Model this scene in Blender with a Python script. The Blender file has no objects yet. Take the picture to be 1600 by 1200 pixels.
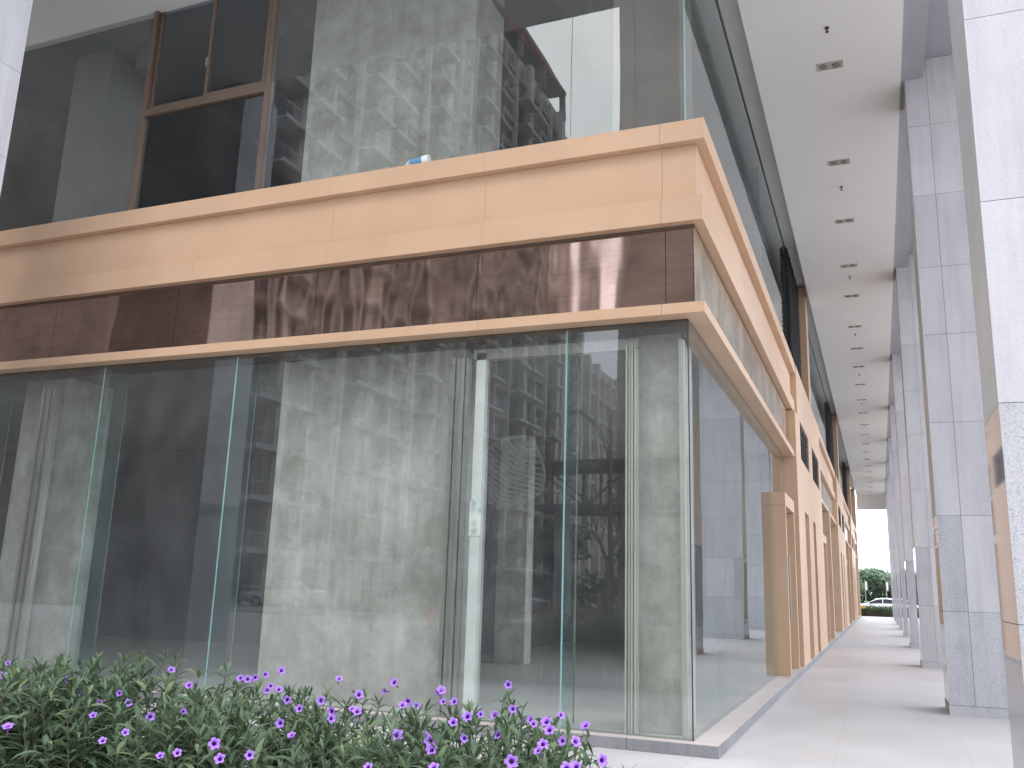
import bpy, bmesh, math, random
from mathutils import Vector, Matrix
random.seed(7)
R = math.radians
S = bpy.context.scene
C = S.collection

# ------------------------------------------------------------ camera
CAM_LOC = (1.714, -9.024, 1.5)
cam_d = bpy.data.cameras.new('camera'); cam = bpy.data.objects.new('camera', cam_d); C.objects.link(cam)
cam_d.sensor_width = 36; cam_d.lens = 1400.2/1600*36; cam_d.clip_end = 2000; cam_d.clip_start = .05
yaw, pit, rol = R(22.2201), R(12.658), R(1.8123)
fw = Vector((-math.sin(yaw)*math.cos(pit), math.cos(yaw)*math.cos(pit), math.sin(pit)))
rt = Vector((math.cos(yaw), math.sin(yaw), 0)); up = rt.cross(fw)
r2 = rt*math.cos(rol)+up*math.sin(rol); u2 = -rt*math.sin(rol)+up*math.cos(rol)
cam.matrix_world = Matrix.Translation(CAM_LOC) @ Matrix((r2, u2, -fw)).transposed().to_4x4()
S.camera = cam

# ------------------------------------------------------------ world, sun, exposure
W = bpy.data.worlds.new('World'); S.world = W; W.use_nodes = True
wn = W.node_tree.nodes; wl = W.node_tree.links; wn.clear()
wo = wn.new('ShaderNodeOutputWorld'); bg = wn.new('ShaderNodeBackground')
sky = wn.new('ShaderNodeTexSky'); sky.sky_type = 'NISHITA'; sky.sun_disc = False
SUN_EL, SUN_AZ = 48, 200        # azimuth clockwise from +Y
sky.sun_elevation = R(SUN_EL); sky.sun_rotation = R(SUN_AZ); sky.air_density = 1.0; sky.dust_density = 3.0
tc = wn.new('ShaderNodeTexCoord'); mp = wn.new('ShaderNodeMapping'); mp.inputs['Scale'].default_value = (1, 1, 2.6)
no = wn.new('ShaderNodeTexNoise'); no.inputs['Scale'].default_value = 2.2; no.inputs['Detail'].default_value = 7; no.inputs['Roughness'].default_value = .58
cr = wn.new('ShaderNodeValToRGB'); cr.color_ramp.elements[0].position = .3; cr.color_ramp.elements[1].position = .72
cr.color_ramp.elements[0].color = (7.2, 7.8, 9.2, 1); cr.color_ramp.elements[1].color = (13.5, 13.6, 14.0, 1)
mx = wn.new('ShaderNodeMix'); mx.data_type = 'RGBA'; mx.inputs[0].default_value = .86
wl.new(tc.outputs['Generated'], mp.inputs[0]); wl.new(mp.outputs[0], no.inputs[0]); wl.new(no.outputs[0], cr.inputs[0])
wl.new(sky.outputs[0], mx.inputs[6]); wl.new(cr.outputs[0], mx.inputs[7]); 
sx_ = wn.new('ShaderNodeSeparateXYZ'); wl.new(tc.outputs['Generated'], sx_.inputs[0])
mr = wn.new('ShaderNodeMapRange'); mr.inputs[1].default_value = -1; mr.inputs[2].default_value = 1; mr.inputs[3].default_value = .70; mr.inputs[4].default_value = 1.15
wl.new(sx_.outputs['Y'], mr.inputs[0]); vm = wn.new('ShaderNodeVectorMath'); vm.operation = 'SCALE'
wl.new(mx.outputs[2], vm.inputs[0]); wl.new(mr.outputs[0], vm.inputs['Scale']); wl.new(vm.outputs[0], bg.inputs[0])
bg.inputs[1].default_value = .15; wl.new(bg.outputs[0], wo.inputs[0])
sd = bpy.data.lights.new('sun', 'SUN'); sun = bpy.data.objects.new('sun', sd); C.objects.link(sun)
sd.energy = .5; sd.angle = R(45); sd.color = (1, .95, .88)
a = R(SUN_AZ); e = R(SUN_EL)
sdir = Vector((math.sin(a)*math.cos(e), math.cos(a)*math.cos(e), math.sin(e)))
sun.rotation_euler = sdir.to_track_quat('Z', 'Y').to_euler()
S.view_settings.view_transform = 'Standard'; S.view_settings.look = 'None'
S.view_settings.exposure = 1.27; S.view_settings.gamma = 1
S.render.engine = 'CYCLES'
S.cycles.max_bounces = 14; S.cycles.transparent_max_bounces = 32; S.cycles.diffuse_bounces = 5; S.cycles.glossy_bounces = 6

# ------------------------------------------------------------ materials
def mat(name):
    m = bpy.data.materials.new(name); m.use_nodes = True
    return m, m.node_tree.nodes, m.node_tree.links, m.node_tree.nodes['Principled BSDF']
def noise(n, l, scale, detail=4, rough=.55, stretch=None, coord='Object'):
    t = n.new('ShaderNodeTexCoord'); x = n.new('ShaderNodeTexNoise')
    x.inputs['Scale'].default_value = scale; x.inputs['Detail'].default_value = detail; x.inputs['Roughness'].default_value = rough
    if stretch:
        q = n.new('ShaderNodeMapping'); q.inputs['Scale'].default_value = stretch
        l.new(t.outputs[coord], q.inputs[0]); l.new(q.outputs[0], x.inputs[0])
    else: l.new(t.outputs[coord], x.inputs[0])
    return x.outputs[0]
def ramp(n, l, src, stops):
    c = n.new('ShaderNodeValToRGB'); r = c.color_ramp
    while len(r.elements) < len(stops): r.elements.new(.5)
    for e_, (p, col) in zip(r.elements, stops): e_.position = p; e_.color = (*col, 1)
    l.new(src, c.inputs[0]); return c.outputs[0]
def mixc(n, l, a_, b_, f, mode='MIX'):
    m = n.new('ShaderNodeMix'); m.data_type = 'RGBA'; m.blend_type = mode
    for s, v in ((0, f), (6, a_), (7, b_)):
        if isinstance(v, (int, float)): m.inputs[s].default_value = v
        elif isinstance(v, tuple): m.inputs[s].default_value = (*v, 1)
        else: l.new(v, m.inputs[s])
    return m.outputs[2]
def bump(n, l, b, src, st, dist=.01):
    x = n.new('ShaderNodeBump'); x.inputs['Strength'].default_value = st; x.inputs['Distance'].default_value = dist
    l.new(src, x.inputs['Height']); l.new(x.outputs[0], b.inputs['Normal'])
def simple(name, c1, c2=None, scale=3, rough=.5, metal=0, bmp=0, island=0, stretch=None, detail=5):
    m, n, l, b = mat(name)
    c2 = c2 or tuple(v*.85 for v in c1)
    x = noise(n, l, scale, detail, stretch=stretch)
    col = ramp(n, l, x, [(.3, c2), (.7, c1)])
    if island:
        g = n.new('ShaderNodeNewGeometry')
        v = ramp(n, l, g.outputs['Random Per Island'], [(0, (1-island,)*3), (1, (1, 1, 1))])
        col = mixc(n, l, col, v, 1.0, 'MULTIPLY')
    l.new(col, b.inputs['Base Color']); b.inputs['Roughness'].default_value = rough; b.inputs['Metallic'].default_value = metal
    if bmp: bump(n, l, b, x, bmp)
    return m
def granite(name, lo, hi, fleck, rough=.55, fl=1.0, spec=.4):
    m, n, l, b = mat(name)
    x = noise(n, l, 130, 2, .7); y = noise(n, l, 55, 3, .6); z = noise(n, l, 1.3, 4, .6)
    base = ramp(n, l, z, [(.3, lo), (.7, hi)])
    g = n.new('ShaderNodeNewGeometry')
    v = ramp(n, l, g.outputs['Random Per Island'], [(0, (.86, .86, .88)), (1, (1, 1, 1))])
    base = mixc(n, l, base, v, 1.0, 'MULTIPLY')
    f1 = ramp(n, l, x, [(.36, (fl,)*3), (.47, (0, 0, 0))]); f2 = ramp(n, l, y, [(.56, (0, 0, 0)), (.66, (fl*.45,)*3)])
    c = mixc(n, l, base, fleck, f1); c = mixc(n, l, c, tuple(v_*1.25 for v_ in hi), f2)
    dr = noise(n, l, 1.5, 5, .65, stretch=(5, 5, .35))
    c = mixc(n, l, c, ramp(n, l, dr, [(.33, (.88, .875, .87)), (.55, (1, 1, 1))]), 1.0, 'MULTIPLY')
    l.new(c, b.inputs['Base Color']); b.inputs['Roughness'].default_value = rough
    b.inputs['Specular IOR Level'].default_value = spec
    if rough > .3: bump(n, l, b, x, .15, .003)
    return m
M = {}
def cladding_mat():
    m, n, l, b = mat('apricot aluminium cladding')
    x = noise(n, l, 1.2, 4); f = noise(n, l, 9, 5, .6, stretch=(40, 40, .6))
    c = ramp(n, l, x, [(.3, (.55, .365, .235)), (.7, (.61, .41, .268))])
    v = ramp(n, l, f, [(.3, (.94, .94, .94)), (.7, (1, 1, 1))])
    c = mixc(n, l, c, v, 1.0, 'MULTIPLY'); l.new(c, b.inputs['Base Color'])
    b.inputs['Roughness'].default_value = .42; b.inputs['Specular IOR Level'].default_value = .4
    return m
M['clad'] = cladding_mat()
M['gap'] = simple('dark joint', (.12, .09, .07), rough=.9)
M['granite'] = granite('light grey flamed granite', (.52, .52, .54), (.58, .58, .60), (.38, .38, .42), .6, .5)
M['granite_low'] = granite('blue grey granite', (.45, .455, .48), (.53, .53, .555), (.20, .21, .24), .5, .8)
M['polished'] = granite('polished grey granite', (.30, .31, .34), (.36, .37, .40), (.2, .2, .22), .035, .5, .7)
M['honed'] = granite('honed light granite', (.60, .60, .61), (.66, .66, .67), (.5, .5, .52), .35, .3, .5)  # lighter granite copy that brightens the dim left faces of the columns
M['joint'] = simple('stone joint', (.13, .13, .14), rough=.9)
M['ledge'] = granite('grey granite kerb', (.24, .24, .25), (.30, .30, .32), (.12, .12, .13), .6, .8)
M['ledge_top'] = simple('pinkish stone paving', (.60, .53, .49), (.52, .47, .44), 2.5, .5)
M['plaster'] = simple('white painted soffit', (.70, .69, .665), (.67, .66, .635), .5, .85)
M['soffit'] = simple('light grey soffit', (.64, .64, .62), (.61, .61, .59), .5, .85)
M['beam'] = simple('grey painted beam', (.34, .345, .37), (.31, .315, .335), .6, .75)
M['darkmetal'] = simple('dark bronze aluminium', (.07, .06, .055), (.055, .05, .045), 2, .35, .4)
M['frame'] = simple('bronze window frame', (.23, .17, .13), (.19, .14, .11), 2, .35, .5)
M['white'] = simple('white paint', (.72, .74, .72), (.64, .66, .65), 3, .5)
M['alu'] = simple('brushed aluminium', (.42, .41, .38), (.3, .3, .28), 2, .35, .6, stretch=(30, 30, .5))
M['brownpaint'] = simple('brown grey render', (.22, .19, .17), (.16, .14, .13), 1.5, .85)  # brown stands in for the dark reflection on the upper corner pane
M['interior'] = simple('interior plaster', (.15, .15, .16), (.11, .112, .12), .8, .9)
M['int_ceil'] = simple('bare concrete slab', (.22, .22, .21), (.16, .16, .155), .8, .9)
M['steel'] = simple('brushed steel', (.35, .34, .32), rough=.3, metal=.9)
M['redpipe'] = simple('red sprinkler pipe', (.14, .035, .03), rough=.4)
M['black'] = simple('black rubber', (.02, .02, .022), rough=.7)
M['grille'] = simple('black louvre metal', (.05, .05, .055), rough=.5)
def concrete_mat():
    m, n, l, b = mat('stained raw concrete')
    big = noise(n, l, 1.1, 6, .62); med = noise(n, l, 3.1, 7, .7); fine = noise(n, l, 40, 4, .6)
    st = noise(n, l, 2.2, 5, .6, stretch=(2.2, 2.2, .35))
    c = ramp(n, l, big, [(.28, (.33, .32, .295)), (.5, (.49, .485, .455)), (.72, (.62, .62, .60))])
    c = mixc(n, l, c, ramp(n, l, med, [(.35, (.72, .70, .67)), (.62, (1, 1, 1))]), .8, 'MULTIPLY')
    c = mixc(n, l, c, ramp(n, l, st, [(.38, (.8, .79, .76)), (.6, (1, 1, 1))]), .7, 'MULTIPLY')
    c = mixc(n, l, c, ramp(n, l, fine, [(.3, (.9, .9, .9)), (.6, (1, 1, 1))]), .6, 'MULTIPLY')
    l.new(c, b.inputs['Base Color']); b.inputs['Roughness'].default_value = .85; bump(n, l, b, med, .25, .01)
    return m
M['concrete'] = concrete_mat()
def floor_mat(name, c1, c2, tile, grout, rough=.45, off=(0, 0)):
    m, n, l, b = mat(name)
    t = n.new('ShaderNodeTexCoord'); q = n.new('ShaderNodeMapping'); q.inputs['Location'].default_value = (*off, 0)
    l.new(t.outputs['Object'], q.inputs[0])
    br = n.new('ShaderNodeTexBrick'); br.offset = 0; br.inputs['Scale'].default_value = 1
    br.inputs['Brick Width'].default_value = tile[0]; br.inputs['Row Height'].default_value = tile[1]
    br.inputs['Mortar Size'].default_value = .004; br.inputs['Mortar Smooth'].default_value = .3; br.inputs['Bias'].default_value = 0
    br.inputs['Color1'].default_value = (*c1, 1); br.inputs['Color2'].default_value = (*c2, 1); br.inputs['Mortar'].default_value = (*grout, 1)
    l.new(q.outputs[0], br.inputs[0])
    d = noise(n, l, .7, 7, .7); f = noise(n, l, 60, 3, .6); sp_ = noise(n, l, 9, 5, .75)
    c = mixc(n, l, br.outputs[0], ramp(n, l, d, [(.3, (.86, .84, .83)), (.65, (1, 1, 1))]), 1.0, 'MULTIPLY')
    c = mixc(n, l, c, ramp(n, l, f, [(.3, (.93, .93, .93)), (.6, (1, 1, 1))]), 1.0, 'MULTIPLY')
    l.new(c, b.inputs['Base Color'])
    c = mixc(n, l, c, ramp(n, l, sp_, [(.27, (.80, .78, .76)), (.36, (1, 1, 1))]), 1.0, 'MULTIPLY'); l.new(c, b.inputs['Base Color'])
    rr = ramp(n, l, d, [(.3, (rough-.1,)*3), (.7, (rough+.12,)*3)]); l.new(rr, b.inputs['Roughness'])
    return m
M['floor'] = floor_mat('pale stone paving', (.60, .58, .575), (.575, .555, .55), (1.2, 2.4), (.50, .48, .48), .48, (-.03, .9))
M['intfloor'] = floor_mat('interior screed', (.64, .64, .62), (.62, .62, .60), (50, 50), (.6, .6, .6), .4)
M['asphalt'] = simple('asphalt', (.06, .06, .062), (.045, .045, .047), 8, .85, bmp=.2)
M['kerb'] = simple('kerb stone', (.42, .42, .41), rough=.8)
M['grass'] = simple('grass', (.08, .13, .04), (.05, .09, .03), 6, .9, bmp=.4)
M['pavement'] = simple('street paving', (.33, .31, .29), (.27, .26, .25), 2, .8)
def glass_mat(name, tint, k, dust_haze):
    m = bpy.data.materials.new(name); m.use_nodes = True; n = m.node_tree.nodes; l = m.node_tree.links; n.clear()
    o = n.new('ShaderNodeOutputMaterial'); tr = n.new('ShaderNodeBsdfTransparent'); gl = n.new('ShaderNodeBsdfGlossy'); df = n.new('ShaderNodeBsdfDiffuse')
    tr.inputs[0].default_value = (*tint, 1); gl.inputs['Roughness'].default_value = .0; gl.inputs[0].default_value = (.90, .96, .97, 1)
    df.inputs[0].default_value = (.62, .64, .63, 1)
    fr = n.new('ShaderNodeFresnel'); fr.inputs[0].default_value = 1.52
    mu = n.new('ShaderNodeMath'); mu.operation = 'MULTIPLY'; mu.inputs[1].default_value = k; mu.use_clamp = True
    l.new(fr.outputs[0], mu.inputs[0]); ad = n.new('ShaderNodeMath'); ad.operation = 'ADD'; ad.inputs[1].default_value = .04; ad.use_clamp = True; l.new(mu.outputs[0], ad.inputs[0]); mu = ad
    ge = n.new('ShaderNodeNewGeometry'); inv = n.new('ShaderNodeMath'); inv.operation = 'SUBTRACT'; inv.inputs[0].default_value = 1
    l.new(ge.outputs['Backfacing'], inv.inputs[1])
    m2 = n.new('ShaderNodeMath'); m2.operation = 'MULTIPLY'; l.new(mu.outputs[0], m2.inputs[0]); l.new(inv.outputs[0], m2.inputs[1])
    x = noise(n, l, 1.6, 6, .65, stretch=(1, 1, .6))
    rp = ramp(n, l, x, [(.35, (dust_haze*.4,)*3), (.7, (dust_haze*1.5,)*3)])  # dust film that also lifts the dark interior like a milky haze
    m3 = n.new('ShaderNodeMath'); m3.operation = 'MULTIPLY'; l.new(rp, m3.inputs[0]); l.new(inv.outputs[0], m3.inputs[1])
    s0 = n.new('ShaderNodeMixShader'); l.new(m3.outputs[0], s0.inputs[0]); l.new(tr.outputs[0], s0.inputs[1]); l.new(df.outputs[0], s0.inputs[2])
    s1 = n.new('ShaderNodeMixShader'); l.new(m2.outputs[0], s1.inputs[0]); l.new(s0.outputs[0], s1.inputs[1]); l.new(gl.outputs[0], s1.inputs[2])
    l.new(s1.outputs[0], o.inputs[0])
    wv = noise(n, l, .55, 2, .5); bp = n.new('ShaderNodeBump'); bp.inputs['Strength'].default_value = .035; bp.inputs['Distance'].default_value = .05
    l.new(wv, bp.inputs['Height']); l.new(bp.outputs[0], gl.inputs['Normal'])
    return m
M['glass'] = glass_mat('clear shopfront glass', (.94, .96, .95), 1.28, .06)
M['winglass'] = glass_mat('window glass', (.75, .78, .80), 1.2, .03)
def fin_mat():
    m = bpy.data.materials.new('glass fin'); m.use_nodes = True; n = m.node_tree.nodes; l = m.node_tree.links; n.clear()
    o = n.new('ShaderNodeOutputMaterial'); tr = n.new('ShaderNodeBsdfTransparent'); df = n.new('ShaderNodeBsdfPrincipled')
    tr.inputs[0].default_value = (.93, .97, .965, 1); df.inputs['Base Color'].default_value = (.20, .42, .40, 1); df.inputs['Roughness'].default_value = .1
    s = n.new('ShaderNodeMixShader'); s.inputs[0].default_value = .06
    l.new(tr.outputs[0], s.inputs[1]); l.new(df.outputs[0], s.inputs[2]); l.new(s.outputs[0], o.inputs[0]); return m
M['fin'] = fin_mat()
M['finedge'] = simple('ground glass edge', (.33, .56, .56), (.25, .46, .46), 4, .2)
def bronze_mat(name, col, rough, w, mott=.3):
    m, n, l, b = mat(name)
    x = noise(n, l, 1.1, 2, .5, stretch=(1, 1, .3)); g = noise(n, l, 5, 4, .6, stretch=(.4, .4, 6)); h = noise(n, l, .8, 2, .5)
    c = ramp(n, l, g, [(.3, tuple(v*.82 for v in col)), (.7, col)])
    l.new(c, b.inputs['Base Color']); c = mixc(n, l, c, ramp(n, l, noise(n, l, 1.7, 6, .65), [(.35, (1-mott, 1-mott*1.02, 1-mott*1.05)), (.62, (1, 1, 1))]), 1.0, 'MULTIPLY'); l.new(c, b.inputs['Base Color']); b.inputs['Metallic'].default_value = .92; b.inputs['Roughness'].default_value = rough
    bump(n, l, b, x, w, .06)
    return m
M['bronze'] = bronze_mat('polished brown metal panel', (.47, .34, .29), .055, .32)
M['bronze_side'] = bronze_mat('dull bronze panel', (.70, .60, .46), .22, .3, .5)  # same bronze recoloured to the pale tan it shows at a grazing angle

# ------------------------------------------------------------ helpers
def tag(o, label=None, cat=None, group=None, kind=None):
    if label: o['label'] = label
    if cat: o['category'] = cat
    if group: o['group'] = group
    if kind: o['kind'] = kind
    return o
def empty(name, loc=(0, 0, 0), label=None, cat=None, group=None):
    o = bpy.data.objects.new(name, None); C.objects.link(o); o.location = loc; o.empty_display_size = .2
    return tag(o, label, cat, group)
class MB:
    """collects geometry, then links it as one mesh object"""
    def __init__(s): s.v = []; s.f = []; s.m = []
    def add(s, vs, fs, mi=0):
        k = len(s.v); s.v += [tuple(v) for v in vs]; s.f += [tuple(i+k for i in f) for f in fs]; s.m += [mi]*len(fs); return s
    def box(s, x0, x1, y0, y1, z0, z1, mi=0, faces=None):
        vs = [(x0,y0,z0),(x1,y0,z0),(x1,y1,z0),(x0,y1,z0),(x0,y0,z1),(x1,y0,z1),(x1,y1,z1),(x0,y1,z1)]
        fs = [(0,3,2,1),(4,5,6,7),(0,1,5,4),(1,2,6,5),(2,3,7,6),(3,0,4,7)]   # -z +z -y +x +y -x
        k = len(s.v); s.v += vs
        for i, f in enumerate(fs):
            s.f.append(tuple(q+k for q in f)); s.m.append(faces.get(i, mi) if faces else mi)
        return s
    def tube(s, pts, rad, n=8, mi=0, cap=True):
        pts = [Vector(p) for p in pts]
        rs = rad if isinstance(rad, (list, tuple)) else [rad]*len(pts)
        k = len(s.v); prev = None
        for i, p in enumerate(pts):
            d = (pts[min(i+1, len(pts)-1)]-pts[max(i-1, 0)]).normalized()
            a_ = Vector((0, 0, 1)) if abs(d.z) < .9 else Vector((1, 0, 0))
            if prev is not None: a_ = prev
            u = d.cross(a_).normalized(); w = u.cross(d).normalized(); prev = w
            for j in range(n):
                t = 2*math.pi*j/n; s.v.append(tuple(p+(u*math.cos(t)+w*math.sin(t))*rs[i]))
        for i in range(len(pts)-1):
            for j in range(n):
                s.f.append((k+i*n+j, k+i*n+(j+1) % n, k+(i+1)*n+(j+1) % n, k+(i+1)*n+j)); s.m.append(mi)
        if cap:
            s.f.append(tuple(k+j for j in range(n))[::-1]); s.m.append(mi)
            s.f.append(tuple(k+(len(pts)-1)*n+j for j in range(n))); s.m.append(mi)
        return s
    def prism(s, prof, axis, a0, a1, mi=0):
        """prof: list of 2D points; axis 'x' or 'y': extruded along it"""
        n = len(prof)
        def P(q, a_): return (a_, q[0], q[1]) if axis == 'x' else (q[0], a_, q[1])
        vs = [P(q, a0) for q in prof]+[P(q, a1) for q in prof]
        fs = [(i, (i+1) % n, n+(i+1) % n, n+i) for i in range(n)]+[tuple(range(n))[::-1], tuple(range(n, 2*n))]
        return s.add(vs, fs, mi)
    def build(s, name, mats, parent=None, smooth=False, bevel=0, fix=True):
        me = bpy.data.meshes.new(name); me.from_pydata(s.v, [], s.f)
        if not isinstance(mats, (list, tuple)): mats = [mats]
        for m_ in mats: me.materials.append(m_)
        me.polygons.foreach_set('material_index', s.m)
        if smooth: me.polygons.foreach_set('use_smooth', [True]*len(me.polygons))
        me.update()
        if fix:
            b_ = bmesh.new(); b_.from_mesh(me); bmesh.ops.recalc_face_normals(b_, faces=b_.faces); b_.to_mesh(me); b_.free()
        o = bpy.data.objects.new(name, me); C.objects.link(o)
        if parent is not None:
            o.parent = parent
        if bevel:
            md = o.modifiers.new('bevel', 'BEVEL'); md.width = bevel; md.segments = 2; md.limit_method = 'ANGLE'
        return o
def dup(root, loc, rotz=None, scale=None):
    r = root.copy(); C.objects.link(r); r.location = loc
    if rotz is not None: r.rotation_euler = (0, 0, rotz)
    if scale: r.scale = (scale,)*3
    for ch in list(root.children):
        c = ch.copy(); C.objects.link(c); c.parent = r
        for g in ch.children:
            d = g.copy(); C.objects.link(d); d.parent = c
    return r
def struct(name, b, m, **k): return tag(b.build(name, m, **k), kind='structure')

# ------------------------------------------------------------ ground
struct('ground', MB().add([(-700,-700,-.06),(700,-700,-.06),(700,700,-.06),(-700,700,-.06)], [(0,1,2,3)]), M['pavement'], fix=False)
struct('plaza_paving', MB().box(-60, 26, -24, 68, -.05, 0), M['floor'])
struct('street_road', MB().box(-300, 300, -45, -29, -.05, -.045+.0), M['asphalt'])
struct('far_street_road', MB().box(-300, 300, 71.5, 82, -.056, -.04), M['asphalt'])
b = MB()
for y in (-29.15, -24.1): b.box(-300, 300, y, y+.15, -.05, .09)
struct('street_kerb', b, M['kerb'])
struct('side_pavement', MB().box(-300, 300, -29, -24.1, -.05, .03), M['pavement'])
b = MB()
for x in range(-280, 280, 8): b.box(x, x+3, -37.1, -36.95, -.046, -.038)
struct('road_markings', b, M['white'])
tag(MB().box(-300, 300, -58, -45.2, -.05, .06).build('grass_verge', M['grass']), 'mown grass verge between the street and the towers', 'grass', kind='stuff')

# ------------------------------------------------------------ the commercial building
B = empty('commercial_building', (0, 0, 0), 'glass and apricot clad corner building with arcade of grey granite columns', 'building')
b = MB()
# soffit over facade A and everything above
b.box(-46, 4.6, -2.2, 66, 9.78, 10.0)
b.build('soffit', M['soffit'], B)
b = MB(); b.box(-46, 4.6, -2.2, 66.2, 10.0, 34); b.build('upper_storeys', M['granite'], B)
b = MB(); b.box(.35, 2.43, -2.15, 67, 9.3, 9.775)
b.build('arcade_ceiling', M['plaster'], B)
b = MB(); b.box(2.434, 2.75, -1.7, 66.9, 9.34, 9.776); b.build('edge_beam', M['beam'], B)
MB().box(2.754, 4.54, -1.69, 66.9, 9.66, 9.776).build('edge_beam', M['beam'], B)
b = MB(); b.box(.02, .345, .3, 66, 9.70, 9.775); b.build('fascia_beam', M['soffit'], B)
b = MB(); b.box(.35, 3.4, 67.004, 67.6, 8.2, 9.78); b.build('end_beam', M['plaster'], B)

# ledge
b = MB()
xs = [.255]+[-.62-1.2*i for i in range(26)]
for i in range(len(xs)-1): b.box(xs[i+1]+.002, xs[i]-.002, -.14, .3, 0, .107)
b.box(-.02, .255, .302, 68, 0, .107); b.build('granite_ledge', M['ledge'], B, bevel=.004)
b = MB()
for i in range(56): b.box(.0, .25, .02+1.2*i, 1.214+1.2*i, .107, .113)
for i in range(25): b.box(xs[i+1]+.004, xs[i]-.004, -.135, .012, .107, .113)
b.build('ledge_paving', M['ledge_top'], B)

# ---- glazing, facade A (Y = 0) and facade B (X = 0)
def pane(axis, a0, a1, z0, z1, name='window_pane', m='glass', off=0, t=.012):
    q = MB()
    if axis == 'A': q.box(a0+.003, a1-.003, off, off+t, z0, z1)
    else: q.box(off-t, off, a0+.003, a1-.003, z0, z1)
    return q.build(name, M[m], B)
AX = [0, -1.34, -3.57, -5.80, -8.04, -10.27, -12.5, -14.73, -16.96, -19.2]
for i in range(len(AX)-1):
    pane('A', AX[i+1], AX[i]-(.0 if i else .013), .11, 4.28)
for a0, a1 in ((-1.34, -.013), (-3.57, -1.34), (-5.72, -3.57), (-10.27, -7.97), (-12.5, -10.27), (-14.73, -12.5), (-16.96, -14.73)):
    pane('A', a0, a1, 6.4, 9.775)
BY = [0, 2.05, 4.1, 6.0, 7.85]
for i in range(4): pane('B', BY[i]+(.013 if i == 0 else 0), BY[i+1], .11, 4.28)
pane('B', 9.72, 10.28, .11, 4.28); pane('B', 7.85, 9.72, 3.3, 4.28)
for y0, y1 in ((.013, 3.0), (3.0, 6.0), (6.0, 9.0), (9.0, 11.9), (16.1, 20.5), (20.5, 25), (25, 29.5), (29.5, 33.9), (35, 40), (40, 45), (45, 50), (50, 55), (55, 60), (60, 65)):
    pane('B', y0, y1, 6.4, 9.775)
for x in [v for v in AX[1:-1] if v != -3.57]:
    f = MB().box(x-.009, x+.009, .016, .44, .115, 4.26).build('glass_fin', M['fin'], B)
    MB().box(x-.0095, x+.0095, .44, .443, .115, 4.26).build('fin_edge', M['alu'], f)
    MB().box(x-.0095, x+.0095, .0125, .0155, .115, 4.26).build('fin_edge', M['finedge'], f)
for y in (2.05, 4.1, 6.0):
    f = MB().box(-.44, -.016, y-.009, y+.009, .115, 4.26).build('glass_fin', M['fin'], B)
for z0, z1 in ((.11, 4.28), (6.4, 9.77)):
    MB().box(-.0125, -.0005, -.001, .0125, z0, z1).build('corner_seal', M['finedge'] if z0 > 5 else M['darkmetal'], B)
MB().box(-19, -.02, .02, .09, 4.16, 4.28).box(-.09, -.02, .1, 10.2, 4.16, 4.28).build('head_channel', M['darkmetal'], B)
MB().box(-19, -.02, .014, .05, .108, .125).box(-.05, -.014, .06, 10.2, .108, .125).build('base_channel', M['alu'], B)

# upper window with bronze frames
q = MB()
q.box(-7.97, -7.90, -.03, .08, 6.38, 9.775); q.box(-5.78, -5.71, -.03, .08, 6.38, 9.775)
q.box(-7.90, -5.78, -.03, .08, 8.02, 8.12); q.box(-7.90, -5.78, -.02, .07, 6.38, 6.43)
wf_body = q.build('window_frame', M['frame'], B, bevel=.004)
for (x0, x1, yo) in ((-7.88, -6.80, .03), (-6.86, -5.80, -.01)):
    q = MB(); z0, z1 = 8.13, 9.77
    q.box(x0, x0+.055, yo, yo+.03, z0, z1); q.box(x1-.055, x1, yo, yo+.03, z0, z1); q.box(x0+.055, x1-.055, yo, yo+.03, z0, z0+.07)
    s_ = q.build('window_sash', M['frame'], wf_body)
    MB().box(x0+.055, x1-.055, yo+.01, yo+.016, z0+.07, z1).build('pane', M['winglass'], wf_body)
MB().box(-6.86, -6.83, -.04, -.012, 8.62, 8.76).build('latch', M['alu'], wf_body)
MB().box(-7.90, -5.78, .02, .028, 6.43, 8.02).build('pane', M['winglass'], wf_body)

# ---- horizontal bands. profile of each wraps the corner with a mitre
def band(name, m, out0, out1, z0, z1, xa, yb, y0b=None, jx=None, jy=None):
    """L-shaped band hugging the corner, projecting from out0 to out1"""
    q = MB()
    def seg_list(a_, b_, js):
        p = [a_]+[j for j in (js or []) if a_ < j < b_]+[b_]; return list(zip(p[:-1], p[1:]))
    for s0, s1 in seg_list(xa, -.24, jx): q.box(s0+.001, s1-.001, -out1, -out0, z0, z1)
    # mitred corner piece
    q.add([(-.238,-out1,z0),(out1,-out1,z0),(out1,.24,z0),(out0,.24,z0),(out0,-out0,z0),(-.238,-out0,z0),
           (-.238,-out1,z1),(out1,-out1,z1),(out1,.24,z1),(out0,.24,z1),(out0,-out0,z1),(-.238,-out0,z1)],
          [(0,5,4,3,2,1),(6,7,8,9,10,11),(0,1,7,6),(1,2,8,7),(2,3,9,8),(3,4,10,9),(4,5,11,10),(5,0,6,11)])
    for s0, s1 in seg_list(.244, yb, jy): q.box(out0, out1, s0+.001, s1-.001, z0, z1)
    return q.build(name, m, B, bevel=.0015)
JX = [-.24-2.09*i for i in range(1, 15)][::-1]; JY = [.24+2.5*i for i in range(1, 5)]
band('cornice', M['clad'], -.01, .235, 6.2, 6.44, -20, 10.95, jx=JX, jy=JY)
band('cornice_fascia', M['clad'], -.02, .13, 5.585, 6.198, -20, 10.95, jx=JX, jy=JY)
band('lower_cornice', M['clad'], -.01, .20, 5.30, 5.583, -20, 10.95, jx=JX, jy=JY)
band('canopy_band', M['clad'], -.01, .205, 4.285, 4.40, -20, 10.3, jx=JX, jy=JY)
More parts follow.
